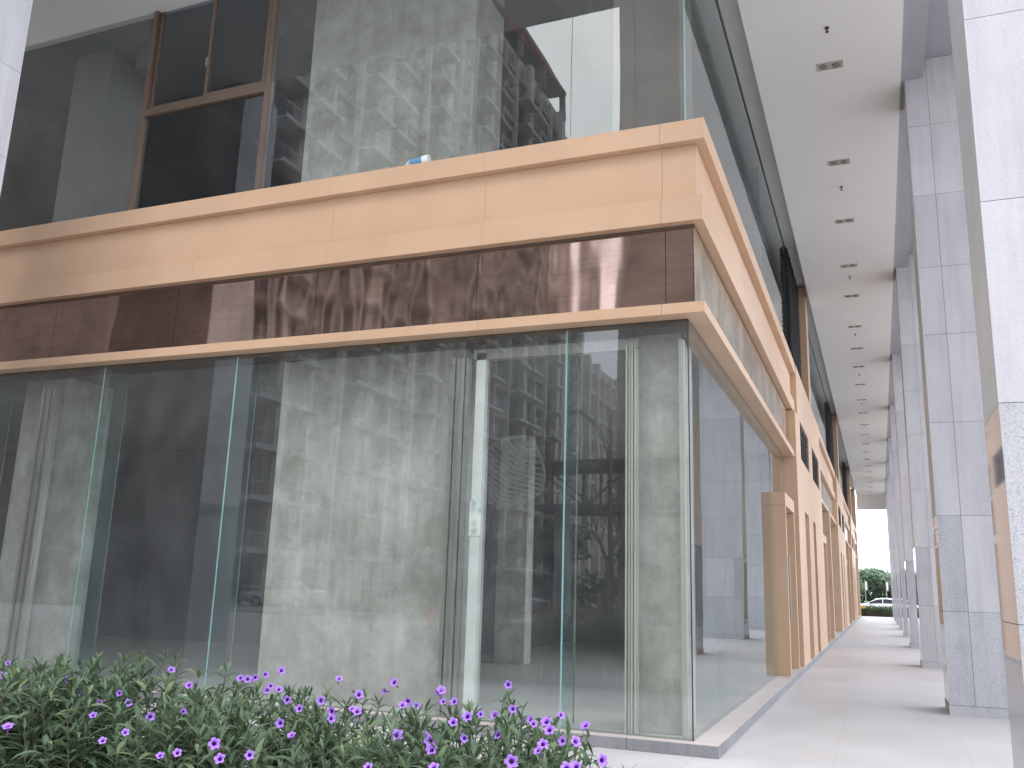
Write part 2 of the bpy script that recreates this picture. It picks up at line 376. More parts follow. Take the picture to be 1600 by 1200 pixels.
q = MB(); q.box(-20, .09, -.02-.07, -.025, 5.27, 5.298); q.box(.03, .09, -.02, 10.9, 5.27, 5.298); q.build('shadow_gap', M['gap'], B)
# backing behind bands
MB().box(-20, -.03, .0, .06, 4.285, 6.40).box(-.06, -.001, .062, 10.2, 4.285, 6.40).build('spandrel_backing', M['gap'], B)
px = [-.22-2.2*i for i in range(0, 10)]
ends = [.075]+px
for i in range(len(ends)-1):
    MB().box(ends[i+1]+.003, ends[i]-.003, -.075, -.005, 4.402, 5.27).build('bronze_panel', M['bronze'], B)
yy = [-.07, 2.4, 4.9, 7.4, 10.28]
for i in range(4): MB().box(.078, .09, yy[i]+.003, yy[i+1]-.003, 4.402, 5.27).build('bronze_side_panel', M['bronze_side'], B)

# ---- facade B beyond the corner bay
def louvre(y0, y1, z0, z1, x=.24):
    q = MB(); q.box(x-.14, x-.12, y0, y1, z0, z1)
    nz = max(4, int((z1-z0)/.11))
    for i in range(nz):
        z = z0+(i+.5)*(z1-z0)/nz; q.add([(x-.09,y0,z+.03),(x-.01,y0,z-.03),(x-.01,y1,z-.03),(x-.09,y1,z+.03),(x-.09,y0,z+.045),(x-.01,y0,z-.015),(x-.01,y1,z-.015),(x-.09,y1,z+.045)],
            [(0,1,2,3),(4,7,6,5),(0,4,5,1),(1,5,6,2),(2,6,7,3),(3,7,4,0)])
    for i in range(1, 4):
        y = y0+i*(y1-y0)/4; q.box(x-.02, x-.004, y-.02, y+.02, z0, z1)
    return q.build('louvre', M['grille'], B)
def clad_section(y0, y1):
    L = y1-y0; X = .25
    s = [(y0, y0+1.75), (y0+3.0, y0+4.45), (y0+5.4, y1)]           # piers between the tall slots
    q = MB()
    for a_, c_ in s: q.box(-.1, X, a_, c_, .11, 3.3)
    q.box(-.1, X, y0, y1, 3.302, 4.42)
    lv = [(y0+1.25, y0+3.9), (y0+5.1, y0+7.9)]
    q.box(-.1, X, y0, lv[0][0], 4.422, 5.28); q.box(-.1, X, lv[0][1], lv[1][0], 4.422, 5.28); q.box(-.1, X, lv[1][1], y1, 4.422, 5.28)
    q.box(-.1, X, y0+.66, y1, 5.282, 6.42)
    q.build('clad_wall', M['clad'], B, bevel=.003)
    for a_, c_ in lv: louvre(a_, c_, 4.43, 5.27, X)
    MB().box(-.16, -.1, y0, y1, .11, 6.4).build('recess_wall', M['gap'], B)
    for (a_, c_) in ((y0+1.75, y0+3.0), (y0+4.45, y0+5.4)):
        MB().box(-.09, -.08, a_, c_, .12, 3.3).build('slot_pane', M['winglass'], B)
def portal(y0, y1):
    q = MB(); X = .21
    q.box(-.06, X, y0, y0+.12, .11, 3.06); q.box(-.06, X, y1-.12, y1, .11, 3.06); q.box(-.06, X, y0, y1, 3.062, 3.3)
    p = q.build('entrance_portal', M['clad'], B, bevel=.004)
    d = MB().box(-.01, .0, y0+.125, y1-.125, .12, 3.05).build('door_leaf', M['glass'], p)
    h = MB(); yh = y1-.35
    h.tube([(.1, yh, 1.05), (.1, yh, 2.23)], .02); h.tube([(.0, yh, 1.2), (.1, yh, 1.2)], .012); h.tube([(.0, yh, 2.08), (.1, yh, 2.08)], .012)
    h.build('door_handle', M['steel'], p)
def upper_pier(y0, y1, lv=True):
    MB().box(-.02, .25, y0, y1, 6.442, 9.62).build('upper_pier', M['clad'], B, bevel=.003)
    if lv: louvre(y0-3.3, y0-.02, 6.5, 9.6, .1)
def bay(y0, y1):
    for nm, z0, z1, x1 in (('cornice', 6.2, 6.44, .235), ('cornice_fascia', 5.585, 6.198, .13), ('lower_cornice', 5.30, 5.583, .20), ('canopy_band', 4.285, 4.40, .205)):
        MB().box(-.01, x1, y0+.002, y1-.002, z0, z1).build(nm, M['clad'], B, bevel=.003)
    MB().box(.0, .09, y0+.01, y1-.01, 4.402, 5.27).build('bronze_side_panel', M['bronze_side'], B)
    n = 4; st = (y1-y0)/n
    for i in range(n):
        a_, c_ = y0+i*st, y0+(i+1)*st
        if i == 0: pane('B', a_, c_, 3.3, 4.28); portal(a_+.25, c_-.25)
        else: pane('B', a_, c_, .11, 4.28)
    MB().box(-.02, .25, y0+4.4, y0+4.9, .11, 4.283).build('clad_pier', M['clad'], B, bevel=.003)
portal(7.85, 9.72)
clad_section(10.302, 19.0)
upper_pier(15.3, 16.0)
bay(19.0, 30.2); clad_section(30.2, 38.9); upper_pier(34.1, 34.9)
bay(38.9, 49.5); clad_section(49.5, 58.2); upper_pier(53.0, 53.8); bay(58.2, 66)
MB().box(-.3, .27, 66, 66.6, 0.0, 9.7).build('end_pier', M['clad'], B)

# ---- granite columns
def column(x0, x1, y0, y1, zs, seams, plinth=True, ztop=9.33):
    mats = [M['granite'], M['granite_low'], M['polished'], M['joint'], M['honed']]
    q = MB()
    q.box(x0+.008, x1-.008, y0+.008, y1-.008, 0, ztop, 3)
    xs_ = [x0]+seams+[x1]; g = .0025
    for k in range(len(zs)-1):
        z0, z1 = zs[k], zs[k+1]; low = z1 < 2.9
        for j in range(len(xs_)-1):
            mi = 1 if (low and j != 1) or (len(seams) and k == 0) else 0
            fc = {5: 4} if not low else {}
            if low and j == 0: fc[5] = 2
            if low and j == len(xs_)-2: fc[3] = 2
            q.box(xs_[j]+(g if j else 0), xs_[j+1]-(g if j < len(xs_)-2 else 0), y0, y1, z0+g, z1-g, mi, fc)
    c = q.build('column', mats, B, bevel=0)
    if plinth: MB().box(x0-.006, x1+.006, y0-.006, y1+.006, 0, zs[0]-.003).build('plinth', M['granite_low'], c)
    return c
ZB = [.13, 1.34, 2.63, 3.94, 5.23, 6.26, 7.4, 8.54, 9.655]
column(2.49, 4.55, -2.58, -1.70, [0.0, 1.36, 2.75, 4.15, 5.55, 6.95, 8.35, 9.77], [3.6], False, 9.77)
for y in (4.82, 13.6, 22.2, 30.8, 39.4, 48.0, 56.6, 65.2):
    column(2.49, 4.55, y, y+.95, ZB, [2.80, 3.75], True, 9.77)
ZA = [0.13, 1.3, 2.6, 3.9, 5.2, 6.4, 7.55, 8.7, 9.77]
for x in (-10.05, -20.9, -31.8):
    column(x, x+2.14, -2.95, -2.02, ZA, [x+1.07], True, 9.77)

# ---- interiors seen through the glass
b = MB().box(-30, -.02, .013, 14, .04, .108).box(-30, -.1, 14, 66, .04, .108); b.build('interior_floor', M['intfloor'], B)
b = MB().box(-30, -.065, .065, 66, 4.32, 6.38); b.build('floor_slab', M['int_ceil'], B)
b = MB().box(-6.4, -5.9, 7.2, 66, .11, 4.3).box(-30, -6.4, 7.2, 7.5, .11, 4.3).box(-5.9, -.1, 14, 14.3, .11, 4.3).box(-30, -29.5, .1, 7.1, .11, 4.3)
b.box(-30, -.1, 8.0, 8.2, 6.4, 9.77).box(-16.2, -16, .1, 8, 6.4, 9.77)
for y in (30.5, 49.7): b.box(-5.9, -.12, y, y+.2, .11, 4.3)
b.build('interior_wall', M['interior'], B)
def conc(x0, x1, y0, y1, m='concrete'):
    for z0, z1 in ((.11, 4.318), (6.382, 9.77)): MB().box(x0, x1, y0, y1, z0, z1).build('concrete_column', M[m], B, bevel=.008)
conc(-5.43, -2.85, .5, 1.42); MB().box(-.72, -.14, .3, .9, .11, 4.318).build('concrete_column', M['concrete'], B, bevel=.008); MB().box(-.92, -.12, .3, 1.1, 6.382, 9.77).build('painted_column', M['brownpaint'], B, bevel=.008); MB().box(-10.1, -9.3, .5, 1.4, .11, 4.318).build('concrete_column', M['concrete'], B, bevel=.008); MB().box(-10.1, -9.3, .5, 1.4, 6.382, 9.758).build('painted_column', M['int_ceil'], B, bevel=.008); conc(-4.95, -4.35, 6.8, 7.15); conc(-15.5, -14, .5, 1.4)  # upper columns darkened in colour: brown for the dark reflection, left for interior shade
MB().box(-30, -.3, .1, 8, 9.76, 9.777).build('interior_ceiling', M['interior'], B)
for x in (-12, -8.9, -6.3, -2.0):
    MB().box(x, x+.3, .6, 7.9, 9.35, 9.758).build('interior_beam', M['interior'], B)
b = MB(); b.tube([(-2.9, .7, 9.45), (-2.2, 7.5, 9.45)], .05); b.tube([(-.2, 3.0, 9.4), (-9, 3.2, 9.4)], .04); b.build('sprinkler_pipe', M['redpipe'], B)
# shutter guides and inner door frame
M['creamalu'] = simple('cream ribbed aluminium', (.52, .52, .46), (.42, .42, .38), 2, .4, .1, stretch=(30, 30, .5))
def guide(x0, x1, y0=.05, m='alu'):
    q = MB(); n = 4; w = (x1-x0)/n
    for i in range(n): q.box(x0+i*w+.004, x0+(i+1)*w-.008, y0+(i % 2)*.02, y0+.12, .11, 4.05)
    q.box(x0, x1, y0+.05, y0+.13, .11, 4.05); q.build('shutter_guide', M[m], B)
guide(-2.76, -2.52); guide(-.69, -.57, .05, 'creamalu'); guide(-9.22, -8.98)
MB().box(-2.46, -2.34, .1, .18, .11, 4.1).build('door_jamb', M['white'], B)
MB().box(-2.5, -.56, .1, .2, 4.02, 4.14).build('door_header', M['alu'], B)
MB().box(-.13, -.08, .12, .2, .11, 4.1).build('door_jamb', M['creamalu'], B)

# ---- arcade ceiling fittings
ordn = ['nearest', 'second', 'third', 'fourth', 'fifth', 'sixth', 'seventh', 'eighth', 'ninth', 'tenth', 'eleventh', 'twelfth', 'thirteenth', 'fourteenth', 'fifteenth', 'sixteenth', 'seventeenth', 'eighteenth', 'nineteenth', 'twentieth', 'twenty first', 'twenty second']
M['lampframe'] = simple('beige lamp trim', (.40, .37, .31), rough=.5)
M['lampglass'] = simple('unlit lamp lens', (.17, .15, .125), rough=.2)
lt = empty('ceiling_light', (1.43, 3.94, 9.3))
q = MB(); w, d = .19, .095
for x0, x1, y0, y1 in ((-w, w, -d, -d+.018), (-w, w, d-.018, d), (-w, -w+.018, -d+.018, d-.018), (w-.018, w, -d+.018, d-.018), (-.01, .01, -d+.018, d-.018)):
    q.box(x0, x1, y0, y1, -.012, -.001)
ys_l = [3.94, 7.27, 10.12, 12.98, 15.4, 18.38, 20.98, 23.5]+[26.4+2.9*i for i in range(14)]
q.build('light_frame', M['lampframe'], lt)
for s in (-1, 1):
    o = MB().tube([(s*.09, 0, -.001), (s*.09, 0, -.02)], [.062, .05], 14).build('light_lens', M['lampglass'], lt)
MB().box(-w+.018, w-.018, -d+.018, d-.018, -.004, -.001).build('light_tray', M['lampframe'], lt)
for i, y in enumerate(ys_l):
    o = lt if i == 0 else dup(lt, (1.43, y, 9.3))
    tag(o, 'recessed twin downlight in the white arcade ceiling, %s one counting from the corner' % ordn[i], 'ceiling light', 'twin downlights along the arcade ceiling')
sp = empty('sprinkler_head', (1.44, 2.95, 9.3)); sp.scale = (.75,)*3
MB().tube([(0, 0, 0), (0, 0, -.06)], [.018, .014], 8).build('sprinkler_stem', M['darkmetal'], sp)
MB().tube([(0, 0, -.004), (0, 0, -.012)], .045, 12).tube([(0, 0, -.09), (0, 0, -.095)], .035, 10).tube([(.014, 0, -.06), (.02, 0, -.075), (0, 0, -.09)], .004, 5).tube([(-.014, 0, -.06), (-.02, 0, -.075), (0, 0, -.09)], .004, 5).build('deflector', M['darkmetal'], sp)
for i in range(9):
    o = sp if i == 0 else dup(sp, (1.43, 2.95+5.42*i, 9.3))
    tag(o, 'small dark sprinkler head hanging from the arcade ceiling, %s one counting from the corner' % ordn[i], 'sprinkler', 'sprinkler heads along the arcade ceiling')

# ---- small loose things
t = empty('paint_tin', (-3.22, -.12, 6.44), 'small blue and white tin left lying on top of the apricot cornice', 'tin')
M['blue'] = simple('blue plastic', (.10, .30, .48), rough=.4); M['tinwhite'] = simple('white tin', (.75, .8, .8), rough=.4)
q = MB().tube([(-.13, 0, .065), (.02, .02, .085)], [.06, .07], 16); q.build('tin_body', M['blue'], t)
MB().tube([(.02, .02, .086), (.10, .03, .09)], [.072, .076], 16).build('tin_lid', M['tinwhite'], t)
MB().tube([(-.132, 0, .065), (-.19, 0, .05)], [.06, .035], 16).build('tin_spout', M['tinwhite'], t)
m, n, l, bs = mat('printed notice'); v = n.new('ShaderNodeTexVoronoi'); v.inputs['Scale'].default_value = 9; tcn = n.new('ShaderNodeTexCoord'); l.new(tcn.outputs['Object'], v.inputs[0])
l.new(ramp(n, l, v.outputs['Distance'], [(.1, (.15, .35, .5)), (.3, (.5, .6, .6)), (.55, (.8, .82, .75))]), bs.inputs['Base Color']); M['notice'] = m
tag(MB().box(-2.47, -2.33, .09, .094, 2.02, 2.42).build('paper_notice', M['notice']), 'small blue and white paper notice stuck on the white door jamb', 'notice')

# ------------------------------------------------------------ flowering hedge in front of the shopfront
def leaf_mat(name, c1, c2, c3):
    m, n, l, b = mat(name); g = n.new('ShaderNodeNewGeometry')
    c = ramp(n, l, g.outputs['Random Per Island'], [(0, c1), (.55, c2), (1, c3)]); l.new(c, b.inputs['Base Color'])
    b.inputs['Roughness'].default_value = .5; b.inputs['Specular IOR Level'].default_value = .3
    tl = n.new('ShaderNodeBsdfTranslucent'); l.new(c, tl.inputs[0]); ms = n.new('ShaderNodeMixShader'); ms.inputs[0].default_value = .25
    l.new(b.outputs[0], ms.inputs[1]); l.new(tl.outputs[0], ms.inputs[2]); l.new(ms.outputs[0], n['Material Output'].inputs[0]); return m
M['leaf'] = leaf_mat('narrow green leaf', (.07, .115, .07), (.11, .165, .095), (.18, .25, .12))
M['stem'] = simple('dark stem', (.07, .06, .045), rough=.7)
M['petal'] = simple('violet petal', (.40, .20, .70), (.30, .13, .58), 60, .55)
M['throat'] = simple('dark violet throat', (.12, .02, .28), rough=.6)
rnd = random.Random(11)
def leaf(q, p, d, L, w, droop, rnd=rnd):
    d = Vector(d).normalized(); side = d.cross(Vector((0, 0, 1)))
    if side.length < .05: side = Vector((1, 0, 0))
    side.normalize(); side = (side+Vector((0, 0, rnd.uniform(-.5, .5)))).normalized()
    nrm = side.cross(d).normalized(); rows = []; N = 5
    for i in range(N+1):
        t = i/N; c = Vector(p)+d*L*t+Vector((0, 0, -droop*L*t*t)); ww = w*math.sin(math.pi*min(1, (t*.93+.07))**.8)
        if i == N: rows.append([c]); continue
        rows.append([c-side*ww+nrm*ww*.35, c, c+side*ww+nrm*ww*.35])
    k = len(q.v); idx = []
    for r_ in rows:
        idx.append([len(q.v)+j for j in range(len(r_))]); q.v += [tuple(v) for v in r_]
    for i in range(N):
        a_, c_ = idx[i], idx[i+1]
        if len(c_) == 3: q.f += [(a_[0], a_[1], c_[1], c_[0]), (a_[1], a_[2], c_[2], c_[1])]
        else: q.f += [(a_[0], a_[1], c_[0]), (a_[1], a_[2], c_[0])]
        q.m += [0, 0]
H = empty('flowering_hedge', (-1.5, -5.25, 0), 'low green hedge with violet flowers in front of the corner shopfront', 'hedge')
def inv(p): return (p[0]+1.5, p[1]+5.25, p[2])
LF = MB(); ST = MB()
def shoot(x, y, h):
    lx, ly = rnd.uniform(-.16, .16), rnd.uniform(-.16, .16)
    base = Vector((x, y, 0)); pts = [base+Vector((lx*t*t, ly*t*t, h*t)) for t in (0, .35, .7, 1)]
    ST.tube([inv(p) for p in pts], [.006, .005, .004, .002], 4, cap=False)
    z = .34*h; a_ = rnd.uniform(0, 6.28)
    while z < h:
        t = z/h; p = base+Vector((lx*t*t, ly*t*t, z)); a_ += 1.57+rnd.uniform(-.4, .4)
        up_ = .15+.9*max(0, (t-.55))/.45
        for k in (0, math.pi):
            aa = a_+k+rnd.uniform(-.3, .3); L = rnd.uniform(.11, .21)*(1.0 if t < .9 else .75)
            leaf(LF, inv(p), (math.cos(aa), math.sin(aa), up_+rnd.uniform(-.25, .25)), L, rnd.uniform(.0085, .0135), rnd.uniform(.1, .7))
        z += rnd.uniform(.035, .06)
    for k in range(3):
        aa = rnd.uniform(0, 6.28); leaf(LF, inv(pts[-1]), (math.cos(aa)*.5, math.sin(aa)*.5, 1), rnd.uniform(.06, .1), .007, .2)
xend = .62
for i in range(1150):
    x = rnd.uniform(-5.2, xend); y = rnd.uniform(-5.85, -4.75)
    dx = xend-x
    h = .85+.06*math.sin(x*2.1)+.05*math.sin(x*5.3+1)+rnd.uniform(-.09, .09)
    if dx < .7: h *= .80+.2*dx/.7; 
    if dx < .25 and abs(y+5.35) > .35: continue
    if rnd.random() < .05: h += .08
    shoot(x, y, h)
LF.build('foliage', M['leaf'], H, smooth=True, fix=False); ST.build('stems', M['stem'], H)
def flower_mesh():
    q = MB(); n = 40; rings = [(.0035, -.032), (.004, -.018), (.008, -.006), (.016, .001), (.0225, .002)]
    for r_, z in rings:
        for j in range(n):
            t = 2*math.pi*j/n; lob = 1-.30*(abs(math.cos(2.5*t))**6 if r_ > .012 else 0)
            rr = r_*lob; q.v.append((rr*math.cos(t), rr*math.sin(t), z+(.0016*math.sin(t*15) if r_ > .012 else 0)-(.002 if r_ > .02 else 0)))
    for i in range(len(rings)-1):
        for j in range(n):
            q.f.append((i*n+j, i*n+(j+1) % n, (i+1)*n+(j+1) % n, (i+1)*n+j)); q.m.append(1 if i < 2 else 0)
    q.tube([(0, 0, -.032), (0, 0, -.05)], .003, 6, 2)
    return q
proto = None
# flower positions found on the hedge surface: pixels of the 1600 px wide photo turned into rays that meet the hedge
def ray(px, py):
    d = r2*((px-800)/1400.2)-u2*((py-600)/1400.2)+fw; return d
FL = [(5,1055),(12,1036),(32,1078),(42,1070),(105,1063),(117,1058),(129,1086),(155,1098),(186,1083),(145,1117),(201,1098),(235,1120),(268,1046),(287,1111),(295,1070),(12,1134),(160,1157),(250,1180),(277,1176),(196,1144),(335,1162),(375,1059),(387,1061),(399,1059),(415,1054),(440,1048),(417,1079),(423,1072),(436,1077),(449,1094),(501,1095),(467,1107),(517,1112),(518,1123),(437,1130),(455,1148),(390,1180),(343,1185),(558,1111),(550,1107),(561,1085),(615,1066),(629,1101),(637,1096),(650,1103),(686,1081),(690,1078),(692,1096),(709,1096),(708,1128),(730,1119),(751,1116),(772,1117),(801,1108),(794,1070),(828,1124),(834,1131),(853,1127),(858,1140),(877,1117),(914,1133),(900,1158),(878,1158),(848,1162),(840,1172),(777,1147),(725,1154),(665,1149),(672,1158),(674,1171),(619,1149),(621,1148),(799,1190),(886,1199),(900,1197),(678,1198),(942,1188),(575,1198),(600,1080),(530,1060)]
for i, (px_, py_) in enumerate(FL):
    d = ray(px_, py_); f_ = min(1, max(0, (py_-1040-px_*.07)/110)); Y = -5.12-1.0*f_
    if px_ > 840: Y = -5.4-.5*f_
    tt = (Y+9.024)/d.y; p = Vector(CAM_LOC)+d*tt
    if proto is None:
        proto = flower_mesh().build('flower', [M['petal'], M['throat'], M['stem']], H, smooth=True, fix=False); o = proto
    else: o = proto.copy(); C.objects.link(o); o.parent = H
    o.location = inv(p); nd = (Vector(CAM_LOC)-p).normalized()+Vector((rnd.uniform(-.7, .7), rnd.uniform(-.3, .3), rnd.uniform(-.1, .9)))
    o.rotation_euler = nd.to_track_quat('Z', 'Y').to_euler(); s_ = rnd.uniform(.7, 1.1); o.scale = (s_, s_, s_)

# ------------------------------------------------------------ generic builders
def crown_mesh(rx, ry, rz, n, size, seed, clumps=14, base_z=0):
    r = random.Random(seed); q = MB(); cl = []
    for i in range(clumps):
        a_ = r.uniform(0, 6.28); e_ = r.uniform(-.5, 1.4); k = r.uniform(.35, .8)
        cl.append((Vector((math.cos(a_)*math.cos(e_)*rx*k, math.sin(a_)*math.cos(e_)*ry*k, math.sin(e_)*rz*k)), r.uniform(.28, .5)))
    for i in range(n):
        c, s = r.choice(cl); v = Vector((r.gauss(0, 1), r.gauss(0, 1), r.gauss(0, 1))).normalized()*r.uniform(.6, 1)**.5
        p = c+Vector((v.x*rx*s, v.y*ry*s, v.z*rz*s)); p.z += base_z
        u = Vector((r.gauss(0, 1), r.gauss(0, 1), r.gauss(0, .6))).normalized(); w = u.cross(v).normalized() if abs(u.dot(v)) < .99 else Vector((0, 0, 1))
        z = size*r.uniform(.6, 1.3)
        q.add([p-u*z, p+w*z*.45, p+u*z, p-w*z*.45], [(0, 1, 2, 3)])
    return q
M['tleaf'] = leaf_mat('tree leaves', (.03, .07, .025), (.05, .11, .035), (.09, .16, .05))
M['tleaf_far'] = leaf_mat('pale tree leaves', (.12, .18, .12), (.16, .24, .15), (.22, .30, .18))  # leaf colour paled to stand in for distance haze
M['bark'] = simple('bark', (.14, .11, .085), (.09, .07, .055), 9, .9, bmp=.4)
def tree(loc, h, r, seed, label, cat='tree', group=None, n=2600, size=.16, name='leafy_tree', lm='tleaf'):
    t = empty(name, loc, label, cat, group); rr = random.Random(seed); th = h*.42
    q = MB(); q.tube([(0, 0, -.1), (.03, .02, th*.5), (0, .05, th), (.05, 0, h*.7)], [.045*h*.5, .036*h*.5, .03*h*.5, .008*h], 8)
    for k in range(6):
        a_ = k*1.05+rr.uniform(-.3, .3); q.tube([(0, .03, th*rr.uniform(.8, 1.1)), (math.cos(a_)*r*.35, math.sin(a_)*r*.35, h*.6), (math.cos(a_)*r*.65, math.sin(a_)*r*.65, h*.74)], [.02*h*.5, .012*h*.5, .005*h], 6)
    q.build('trunk', M['bark'], t, smooth=True)
    crown_mesh(r, r, h*.34, n, size, seed, base_z=h*.66).build('crown', M[lm], t, fix=False)
    return t
M['carglass'] = simple('dark car glass', (.03, .035, .04), rough=.05)
M['lampred'] = simple('red tail lamp', (.5, .02, .02), rough=.2)
M['lampclr'] = simple('clear headlamp', (.7, .72, .75), rough=.1)
M['rim'] = simple('alloy rim', (.5, .5, .52), rough=.3, metal=.8)
def paint(name, c):
    m, n, l, b = mat(name); b.inputs['Base Color'].default_value = (*c, 1); b.inputs['Roughness'].default_value = .25; b.inputs['Coat Weight'].default_value = .8; b.inputs['Coat Roughness'].default_value = .05; return m
def car(loc, rz, pm, label, kind='car'):
    """front towards -X"""
    t = empty('parked_car', loc, label, 'car'); t.rotation_euler = (0, 0, rz)
    # stations: x, z_low, z_belt, half width low, half width belt
    st = [(-2.25,.38,.55,.62,.60),(-2.2,.24,.68,.74,.70),(-2.0,.2,.76,.84,.78),(-1.5,.2,.86,.88,.83),(-.95,.2,.93,.89,.85),(-.3,.2,.95,.89,.86),(.6,.2,.97,.89,.86),(1.3,.2,1.0,.88,.84),(1.9,.22,1.02,.86,.80),(2.15,.28,.96,.78,.74),(2.24,.42,.8,.68,.66)]
    q = MB(); ring = 12
    for x, zl, zb, wl_, wb in st:
        zm = (zl+zb)/2
        pr = [(-wl_*.85, zl), (-wl_, zl+.1), (-wl_*1.01, zm), (-wb, zb-.06), (-wb*.86, zb+.01), (-wb*.4, zb+.045), (wb*.4, zb+.045), (wb*.86, zb+.01), (wb, zb-.06), (wl_*1.01, zm), (wl_, zl+.1), (wl_*.85, zl)]
        q.v += [(x, y, z) for y, z in pr]
    for i in range(len(st)-1):
        for j in range(ring): q.f.append((i*ring+j, i*ring+(j+1) % ring, (i+1)*ring+(j+1) % ring, (i+1)*ring+j)); q.m.append(0)
    q.f += [tuple(range(ring)), tuple((len(st)-1)*ring+j for j in range(ring))]; q.m += [0, 0]
    body = q.build('body', pm, t, smooth=True)
    cab = [(-1.05,.96,.98,.80,.78),(-.75,.96,1.14,.80,.72),(-.3,.96,1.38,.80,.62),(.1,.96,1.45,.80,.60),(.7,.96,1.46,.80,.60),(1.2,.98,1.38,.79,.60),(1.65,1.0,1.2,.76,.66),(1.95,1.0,1.05,.72,.7)]
    def loft(cs, ins, name, m_, zt=0):
        g = MB()
        for x, zl, zt_, wl_, wt in cs: g.v += [(x, -wl_+ins, zl), (x, -wt+ins, zt_-.05), (x, -wt*.75, zt_), (x, wt*.75, zt_), (x, wt-ins, zt_-.05), (x, wl_-ins, zl)]
        for i in range(len(cs)-1):
            for j in range(6): g.f.append((i*6+j, i*6+(j+1) % 6, (i+1)*6+(j+1) % 6, (i+1)*6+j)); g.m.append(0)
        g.f += [tuple(range(6)), tuple((len(cs)-1)*6+j for j in range(6))]; g.m += [0, 0]
        return g.build(name, m_, t, smooth=False)
    loft(cab, 0, 'cabin', pm)
    for s in (-1, 1):
        def Wp(x, f):   # point on the cabin side at x, fraction f of its height
            for i in range(len(cab)-1):
                if cab[i][0] <= x <= cab[i+1][0]:
                    k = (x-cab[i][0])/(cab[i+1][0]-cab[i][0]); v = [cab[i][j]*(1-k)+cab[i+1][j]*k for j in range(5)]
                    zt = v[2]-.05; return (x, s*((v[3]*(1-f)+v[4]*f)+.006), v[1]*(1-f)+zt*f)
        for xs_ in ((-.78, -.45, -.1, .22), (.29, .6, .95, 1.18), (1.24, 1.42, 1.6)):
            g = MB(); 
            for x in xs_: g.v += [Wp(x, .1), Wp(x, .9)]
            g.v += [(v[0], v[1]-s*.01, v[2]) for v in g.v]
            k = len(xs_)
            for i in range(k-1): g.f += [(2*i, 2*i+2, 2*i+3, 2*i+1), (2*k+2*i, 2*k+2*i+1, 2*k+2*i+3, 2*k+2*i+2)]; g.m += [0, 0]
            g.build('side_window', M['carglass'], t)
        MB().tube([(-.72, s*.86, 1.0), (-.70, s*1.0, 1.04)], [.05, .09], 8).build('wing_mirror', M['black'], t)
        MB().box(-2.19, -2.02, s*.62-.12, s*.62+.12, .6, .71).build('headlight', M['lampclr'], t, bevel=.03)
        MB().box(2.1, 2.225, s*.6-.14, s*.6+.14, .74, .88).build('tail_lamp', M['lampred'], t, bevel=.02)
        for x in (-1.38, 1.32):
            w_ = MB().tube([(x, s*.70, .31), (x, s*.905, .31)], .315, 24).build('wheel', M['black'], t, smooth=False)
            MB().tube([(x, s*.90, .31), (x, s*.915, .31)], .2, 16).build('rim', M['rim'], w_)
    for x0, z0, x1, z1 in ((-1.02, 1.0, -.34, 1.365),(1.9, 1.09, 1.27, 1.375)):
        MB().add([(x0,-.66,z0),(x1,-.52,z1),(x1,.52,z1),(x0,.66,z0),(x0+.01,-.66,z0-.02),(x1+.01,-.52,z1-.02),(x1+.01,.52,z1-.02),(x0+.01,.66,z0-.02)],[(0,1,2,3),(4,7,6,5)]).build('windscreen', M['carglass'], t)
    return t

# ------------------------------------------------------------ far end of the arcade
car((1.6, 76.2, -.03), 0, paint('white car paint', (.8, .8, .8)), 'white car parked on the street beyond the end of the arcade')
def clipped_hedge(x0, x1, y0, y1, h, label, seed, n=9000):
    t = empty('clipped_hedge', ((x0+x1)/2, (y0+y1)/2, 0), label, 'hedge'); r = random.Random(seed); q = MB(); sx, sy = (x1-x0)/2, (y1-y0)/2
    for i in range(n):
        p = Vector((r.uniform(-sx, sx), r.uniform(-sy, sy), h*r.uniform(.1, 1)**.6+r.uniform(-.08, .08)+.06*math.sin(7*r.random())))
        u = Vector((r.gauss(0, 1), r.gauss(0, 1), r.gauss(0, 1))).normalized(); w = u.orthogonal().normalized(); z = r.uniform(.04, .09)
        q.add([p-u*z, p+w*z*.5, p+u*z, p-w*z*.5], [(0, 1, 2, 3)])
    q.build('foliage', M['tleaf'], t, fix=False)
    MB().box(-sx+.1, sx-.1, -sy+.1, sy-.1, 0, h*.72).build('hedge_core', M['stem'], t)
clipped_hedge(-1.2, 9, 68.6, 70.0, .72, 'dark green clipped hedge at the arcade end in front of the white car', 5)
M['yellow'] = simple('yellow orange paint', (.75, .42, .08), rough=.5)
br_ = empty('traffic_barrier', (0, 68.3, 0), 'low yellow orange barrier rail beside the far hedge', 'barrier')
MB().box(-.9, .6, -.05, .05, .60, .76).build('rail', M['yellow'], br_, bevel=.02)
for x in (-.8, .5): MB().box(x-.04, x+.04, -.04, .04, 0, .6).build('leg', M['black'], br_)
tl_ = ['pale green rounded tree far beyond the arcade, above the white car', 'wide leafy tree at the left of the gap at the arcade end', 'leafy tree at the right of the gap at the arcade end', 'tall leafy tree set back behind the white car', 'leafy tree far out to the right beyond the granite columns', 'leafy tree far out beyond the last granite column']
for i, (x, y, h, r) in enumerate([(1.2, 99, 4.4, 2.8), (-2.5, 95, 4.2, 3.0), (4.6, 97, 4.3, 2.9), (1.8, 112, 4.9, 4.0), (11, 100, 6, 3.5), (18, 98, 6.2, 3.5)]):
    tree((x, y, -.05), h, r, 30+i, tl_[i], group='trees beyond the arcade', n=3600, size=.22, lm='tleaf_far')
tag(crown_mesh(40, 3, 3.2, 16000, .3, 3, clumps=60, base_z=.6).build('far_shrubbery', M['tleaf'], fix=False), 'dark band of shrubs under the trees across the far street', 'shrubs', kind='stuff').location = (4, 104, 0)
